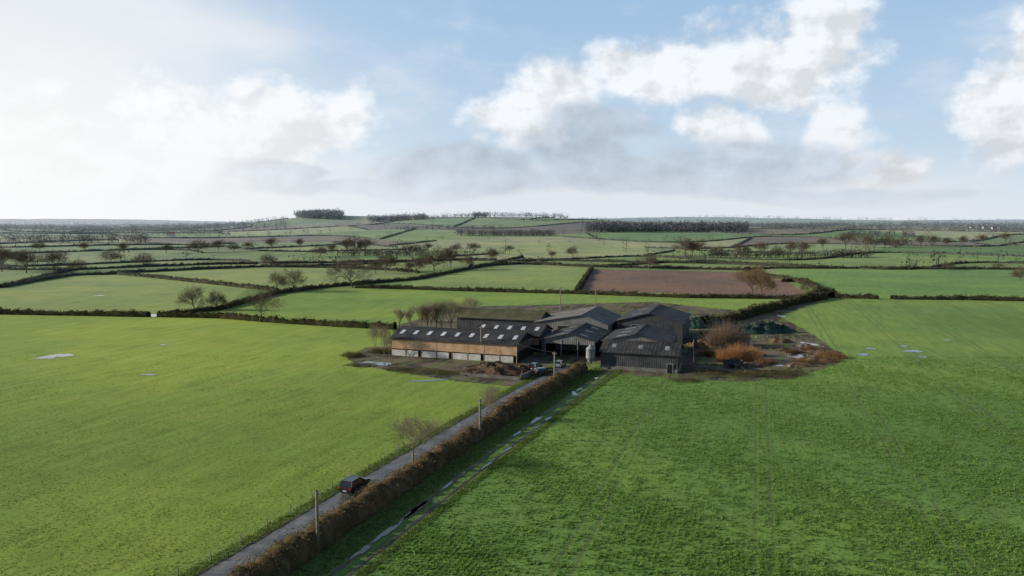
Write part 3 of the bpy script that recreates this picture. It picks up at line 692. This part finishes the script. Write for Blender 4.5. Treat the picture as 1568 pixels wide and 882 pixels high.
for px,py,rx,ry,h,mt in ((1075,528,5,3,1.3,M_earth),(1064,518,3,2,1.2,M_rub),(1250,552,6,3,1.0,M_earth),(1225,560,4,2,.8,M_earth),(1170,572,5,1.6,.8,M_man),(1195,524,4,2,1.2,M_earth),(1232,530,2.5,1.5,.8,M_rub),(1095,572,4,1.5,.8,M_man),(1150,560,4,2,.9,M_earth),(1260,540,5,3,.8,M_earth),(1200,537,2.5,1.5,.7,M_man)):
    heap('spoil_heap' if mt is not M_rub else 'rubble_heap',px,py,rx,ry,h,mt,.1)
ty=Acc()
for VV in (V1,V2):
    for _ in range(110):
        v=VV[rng.integers(0,len(VV)*3//4)]; k=10; R0,r0=.33,.11
        Vv=[];
        tl=rng.uniform(-.2,.2,2)
        for i_ in range(k):
            for j_ in range(5):
                a_=i_*2*math.pi/k; b_=j_*2*math.pi/5; rr=R0+r0*math.cos(b_); xx=rr*math.cos(a_); yy=rr*math.sin(a_)
                Vv.append((v[0]+xx,v[1]+yy,v[2]+.1+r0*math.sin(b_)+xx*tl[0]+yy*tl[1]))
        ty.add(Vv,[(i_*5+j_,((i_+1)%k)*5+j_,((i_+1)%k)*5+(j_+1)%5,i_*5+(j_+1)%5) for i_ in range(k) for j_ in range(5)])
ty.make('silage_clamp_tyres',M_tyre)
db=Acc()
for _ in range(150):
    px=rng.uniform(1062,1265); py=rng.uniform(505,572); 
    if px>1230 and py>560: continue
    g=P1(px,py); s=rng.uniform(.12,.5); c_,s_=math.cos(px),math.sin(px); h=s*rng.uniform(.4,1.1); w=s*rng.uniform(.5,2)
    db.add([(g[0]+(a_*c_-b_*s_)+rng.normal()*.08*s,g[1]+(a_*s_+b_*c_),g[2]+z+rng.normal()*.06*s) for z in (0,h) for a_,b_ in ((-w/2,-s/2),(w/2,-s/2),(w/2,s/2),(-w/2,s/2))],[(3,2,1,0),(4,5,6,7),(0,1,5,4),(1,2,6,5),(2,3,7,6),(3,0,4,7)])
db.make('yard_rubble',M_rub)
cw=Acc(); 
def LW(px0,px1,h,t=.25):
    a_=P1(*px0);b_=P1(*px1); d=(b_-a_)[:2]; l=np.linalg.norm(d); d/=l; n_=np.array([-d[1],d[0]])
    f=lambda u,v,z:(a_[0]+d[0]*u+n_[0]*v,a_[1]+d[1]*u+n_[1]*v,z); cw.box(f,0,l,-t/2,t/2,0,h)
LW((704,575),(795,582),.7); LW((797,582),(826,568),1.1); LW((1062,555),(1062,520),1.4); LW((1110,506),(1145,501),1.2)
cw.make('concrete_wall',M_concd)
tr=empty('farm_trailer'); g=P1(1122,562); tr.location=(g[0],g[1],0); f0=lambda a,b,z:(a,b,z)
A=Acc(); A.box(f0,-2.2,2.2,-1,1,.8,1.0); A.box(f0,-2.2,2.2,-1,-.92,1.003,1.7); A.box(f0,-2.2,2.2,.92,1,1.003,1.7); A.box(f0,-2.2,-2.12,-.917,.917,1.003,1.7); A.box(f0,2.12,2.2,-.917,.917,1.003,1.7); A.box(f0,2.203,3.6,-.06,.06,.75,.87); A.make('bed',M_clad,tr)
A=Acc()
for s in (-1,1):
    k=14; Vv=[(-.3+.45*math.cos(i_*2*math.pi/k),s*yy,.45+.45*math.sin(i_*2*math.pi/k)) for yy in (1.02,1.28) for i_ in range(k)]
    A.add(Vv,[(i_,(i_+1)%k,k+(i_+1)%k,k+i_) for i_ in range(k)]+[tuple(range(k)),tuple(range(k,2*k))])
A.make('wheels',M_tyre,tr)
def shrub(name,px,py,rx,ry,h,n,cols,rad=.02):
    g=P1(px,py); a_=rng.uniform(0,6.28,n); rr=np.sqrt(rng.uniform(0,1,n))*(1+.25*np.sin(3*a_+px)); b0=np.c_[g[0]+rx*rr*np.cos(a_),g[1]+ry*rr*np.sin(a_),np.full(n,g[2])]
    hh=h*(1-.5*np.clip(rr,0,1)**2)*rng.uniform(.4,1.15,n)*(1+.3*np.sin(rr*5+a_*2+px)); d=rng.normal(size=(n,3))*.28; d[:,0]+=np.cos(a_)*rr*.35; d[:,1]+=np.sin(a_)*rr*.35; d[:,2]=1
    b1=b0+d*hh[:,None]; st=b0+(b1-b0)*rng.uniform(0,.6,(n,1))
    V,Fq=tubes(st,b1,np.full(n,rad),np.full(n,rad*.5),3); c=np.repeat(cols[rng.integers(0,len(cols),n)]*rng.uniform(.7,1.3,(n,1)),6,axis=0)
    return obj(name,npmesh(name,V,Fq,cols=c),M_twig)
co=np.array([(.54,.29,.13),(.46,.24,.11),(.60,.36,.18)]); cb=np.array([(.32,.23,.15),(.37,.27,.19),(.24,.17,.12)]); cr=np.array([(.22,.13,.08),(.28,.17,.09),(.17,.13,.06)]); cg=np.array([(.17,.15,.07),(.22,.17,.09),(.14,.16,.05)])
shrub('willow_shrub',1128,552,4.6,2.6,3.6,3000,co,.025); shrub('willow_shrub',1108,530,4.8,3,6.2,2600,cb); shrub('willow_shrub',1152,545,2.5,2,2.2,900,co,.025)
for px,py,rx,h in ((1262,552,4,1.2),(1235,556,4,1.),(1180,575,6,1.),(1240,535,3,1.),(1090,575,6,.9),(1170,557,3,1.4),(1215,540,2.5,1.),(1280,548,3,1.1),(1085,545,2.5,1.6),(540,546,3,1.3),(552,560,3.5,.7),(610,566,4,.7),(650,570,6,.7),(690,572,5,.8),(583,540,3,1.4),(1085,515,2.5,1.8),(1145,575,5,1.),(1205,572,5,1.),(1050,583,4,.7),(1270,545,3,1.2)):
    shrub('bramble_patch',px,py,rx,rx*.6,h,1300,cg if (px<700 or py>568) else (cr if px%2 else np.vstack([cr,cr,co])))
# ------------------------------------------------------------------ crop plants & tufts
def tufts(name,xy,hs,ws,cols,nb=4):
    n=len(xy); a_=rng.uniform(0,6.28,(n,nb)); lean=rng.uniform(.3,1.1,(n,nb)); base=np.c_[xy,np.full(n,.0)][:,None,:]
    dx=np.cos(a_);dy=np.sin(a_); w=ws[:,None]
    H_=hs[:,None]*rng.uniform(.6,1.2,(n,nb))
    z0=np.zeros((n,nb))
    p0=np.stack([base[...,0]-dy*w,base[...,1]+dx*w,z0],2);p1=np.stack([base[...,0]+dy*w,base[...,1]-dx*w,z0],2)
    p2=np.stack([base[...,0]+dx*H_*lean,base[...,1]+dy*H_*lean,H_],2)
    V=np.stack([p0,p1,p2],2).reshape(-1,3); nt=len(V)//3; c=np.repeat(cols,nb*3,axis=0)
    return obj(name,npmesh(name,V,np.arange(nt*3).reshape(-1,3),cols=c),M_fol)
N=210000
yy=60+ (rng.uniform(0,1,N)**1.5)*130; xx=rng.uniform(-.5,.80,N)*yy*1.02
q_=xx*e1[0]+yy*e1[1]; q2=np.round(q_/.62)*.62+rng.normal(size=N)*.11; xx=xx+(q2-q_)*e1[0]; yy=yy+(q2-q_)*e1[1]
l_=lane_dist(xx,yy); kk=(l_>13.6)|((xx>25)&(l_>5)); 
cc=np.abs(np.abs(np.mod(q2-1.6+9.65,19.3)-9.65)-.95); kk&=(cc>.2)|(rng.random(N)<.3)
yard=P(muds[0][0]); kk&=~inpoly(xx,yy,yard)
cl=np.sin(xx*.9+np.sin(yy*.7)*2)*np.sin(yy*1.1+np.sin(xx*.5)*2)+.6*np.sin(xx*.21+yy*.13); kk&=rng.random(N)<np.clip(.55+.45*cl,.06,1)
xx=xx[kk];yy=yy[kk]; n=len(xx)
cset=np.array([(.19,.32,.065),(.23,.37,.075),(.15,.28,.055),(.29,.41,.10)])
tufts('crop_plants',np.c_[xx,yy],rng.uniform(.10,.28,n),rng.uniform(.05,.11,n),cset[rng.integers(0,4,n)]*rng.uniform(.8,1.2,(n,1)))
N=70000
yy=62+(rng.uniform(0,1,N)**1.4)*130; xx=-rng.uniform(-.1,.80,N)*yy; l_=lane_dist(xx,yy); kk=(l_<-2.2)
cl=np.sin(xx*.35+np.sin(yy*.3)*2)*np.sin(yy*.4+np.sin(xx*.25)*2); kk&=rng.random(N)<np.clip(.45+.45*cl,.08,1); kk&=~inpoly(xx,yy,yard)
xx=xx[kk];yy=yy[kk]; n=len(xx)
cset=np.array([(.25,.355,.055),(.29,.39,.065),(.21,.30,.05),(.31,.35,.09)])
tufts('grass_tufts',np.c_[xx,yy],rng.uniform(.05,.13,n),rng.uniform(.03,.08,n),cset[rng.integers(0,4,n)]*rng.uniform(.8,1.15,(n,1)),3)
vp=resample(lane,.05); vn=normals(vp); N=len(vp)*7; ii=rng.integers(0,len(vp),N); of=np.concatenate([rng.uniform(-3.6,-1.75,N//3),rng.uniform(6.6,10.0,N//3),rng.uniform(12.7,13.9,N-2*(N//3))])
pv=vp[ii]+vn[ii]*of[:,None]; pv=pv[(pv[:,1]>50)&(pv[:,1]<176)]; n=len(pv); cset=np.array([(.18,.27,.055),(.22,.26,.085),(.14,.21,.05)])
tufts('verge_grass',pv,rng.uniform(.12,.35,n),rng.uniform(.03,.06,n),cset[rng.integers(0,3,n)]*rng.uniform(.8,1.2,(n,1)),3)
# ------------------------------------------------------------------ world sky
w=bpy.data.worlds.new("World"); sc.world=w; w.use_nodes=True; nt=w.node_tree; nt.nodes.clear(); T=NT(nt)
out=T.n('ShaderNodeOutputWorld'); bg=T.n('ShaderNodeBackground'); T.put(out.inputs[0],bg.outputs[0]); bg.inputs[1].default_value=.1
sky=T.n('ShaderNodeTexSky',sky_type='NISHITA'); sky.sun_disc=False; sky.sun_elevation=SUN_EL; sky.sun_rotation=SUN_AZ; sky.altitude=100; sky.air_density=.8; sky.dust_density=.6; sky.ozone_density=2.
d=T.n('ShaderNodeTexCoord').outputs['Generated']; sp=T.n('ShaderNodeSeparateXYZ'); T.put(sp.inputs[0],d)
az=T.m('ARCTAN2',sp.outputs[0],sp.outputs[1]); el=T.m('ARCSINE',sp.outputs[2])
lowsky=T.m('MULTIPLY',T.step(el,.6,.33),T.step(T.m('ABSOLUTE',az),1.9,1.2,.1,1))
dz=T.vm('MULTIPLY',d,(1,1,1.4))
low=T.noise(dz,3.5,3,.5); w1=T.noise(dz,6.,3,.5)
az_=T.m('ADD',az,T.m('MULTIPLY',T.m('SUBTRACT',w1,.5),.16)); el_=T.m('ADD',el,T.m('MULTIPLY',T.m('SUBTRACT',low,.5),.08))
fb=T.noise(dz,10.,8,.58,.0); fb2=T.noise(T.vm('ADD',dz,(-.018,0.,.02)),10.,5,.58,.0)
def blobs(lst,k=6.):
    res=None
    for (x_,y_,rx,ry) in lst:
        a0=math.atan((x_-784)/F); hyp=math.hypot(F,x_-784); e0=math.atan((341-y_)/hyp); ra=rx/hyp*math.cos(a0); re=ry/hyp
        ua=T.m('MULTIPLY',T.m('SUBTRACT',az_,a0),1/ra); ue=T.m('MULTIPLY',T.m('SUBTRACT',el_,e0),1/re)
        v_=T.m('SUBTRACT',1.,T.m('SQRT',T.m('ADD',T.m('MULTIPLY',ua,ua),T.m('MULTIPLY',ue,ue))))
        if res is None: res=v_
        else:
            nd=T.n('ShaderNodeMath',operation='SMOOTH_MAX'); T.put(nd.inputs[0],res);T.put(nd.inputs[1],v_); nd.inputs[2].default_value=.25; res=nd.outputs[0]
    return res
def S10(c): return tuple(v_*10 for v_ in c)
cur=sky.outputs[0]
cur=T.mix(T.m('MULTIPLY',lowsky,.9),cur,T.mix(T.step(el,.02,.32),S10((.60,.74,.88)),S10((.38,.57,.80))))
veil=T.step(T.m('ADD',blobs([(120,40,520,110),(300,60,260,50),(60,200,420,190),(700,300,900,70)]),T.m('MULTIPLY',T.m('SUBTRACT',low,.5),1.6)),-.1,.7,0,.85)
cur=T.mix(veil,cur,S10((.76,.795,.835)))
wisps=T.m('MULTIPLY',T.step(T.noise(T.vm('MULTIPLY',d,(1,1,2.5)),6.,4,.6,.0),.45,.78,0,.5),T.m('MULTIPLY',lowsky,T.step(el,.02,.12)))
cur=T.mix(wisps,cur,S10((.86,.89,.92)))
sh=T.m('MULTIPLY',T.m('SUBTRACT',fb,fb2),2.0)
dw=T.m('ADD',blobs([(90,190,170,75),(250,185,190,75),(430,195,170,80),(540,180,60,50),(120,265,330,65),(880,130,130,50),(1000,110,150,55),(1190,115,140,75),(1250,60,70,60),(790,180,80,70),(1260,200,60,90),(1510,180,85,120),(1550,90,60,60),(1090,195,60,40),(1330,250,80,35)]),T.m('MULTIPLY',T.m('SUBTRACT',fb,.5),2.2))
mw=T.step(dw,-.04,.50); core=T.step(dw,.1,1.1)
lum=T.m('ADD',T.lin(core,0,1,1.02,.92),sh); lum=T.m('MINIMUM',T.m('MAXIMUM',lum,.80),1.06)
hz=T.step(el,.04,.16,.88,1.0); lum=T.m('MULTIPLY',lum,hz)
cur=T.mix(T.m('MULTIPLY',mw,.88),cur,T.sc(S10((.92,.94,.965)),lum))
dg=T.m('ADD',blobs([(920,192,105,38),(870,230,90,42),(700,258,170,34),(470,262,120,18),(1140,250,190,44),(980,270,260,30),(620,285,260,20),(1250,290,260,16)]),T.m('MULTIPLY',T.m('SUBTRACT',fb,.5),1.7))
mg=T.step(dg,-.12,.38,0,.80)
lg=T.m('MINIMUM',T.m('MAXIMUM',T.m('ADD',T.lin(low,.3,.7,.94,1.1),T.m('MULTIPLY',sh,.6)),.85),1.3)
cur=T.mix(mg,cur,T.sc(S10((.49,.565,.66)),lg))
hb=T.step(el,-.01,.075,.92,0.); cur=T.mix(T.m('MULTIPLY',hb,T.step(T.m('ABSOLUTE',az),1.9,1.2,.2,1)),cur,S10((.76,.81,.86)))
glow=T.m('MULTIPLY',T.step(az,.05,-.70,0,.92),T.step(el,.34,.04,.25,1)); cur=T.mix(T.m('MULTIPLY',glow,T.step(az,-1.6,-1.)),cur,S10((.99,1.0,1.0)))
T.put(bg.inputs[0],cur)
try: w.cycles.sampling_method='NONE'
except Exception as ex: print(ex)
# ------------------------------------------------------------------ sun & camera
ld_=bpy.data.lights.new('sun','SUN'); ld_.energy=5.; ld_.angle=math.radians(.5); ld_.color=(1,.94,.82); so=bpy.data.objects.new('sun',ld_); sc.collection.objects.link(so)
sd=Vector((math.sin(SUN_AZ)*math.cos(SUN_EL),math.cos(SUN_AZ)*math.cos(SUN_EL),math.sin(SUN_EL))); so.rotation_euler=sd.to_track_quat('Z','Y').to_euler(); so.location=(-80,0,80)
cd=bpy.data.cameras.new('camera'); cd.sensor_width=36; cd.lens=36*F/1568; cd.clip_start=.5; cd.clip_end=60000
co_=bpy.data.objects.new('camera',cd); sc.collection.objects.link(co_); co_.location=(0,0,HC); co_.rotation_euler=(math.pi/2-TH,0,0); sc.camera=co_
sc.view_settings.view_transform='Standard'; sc.view_settings.look='None'; sc.view_settings.exposure=0
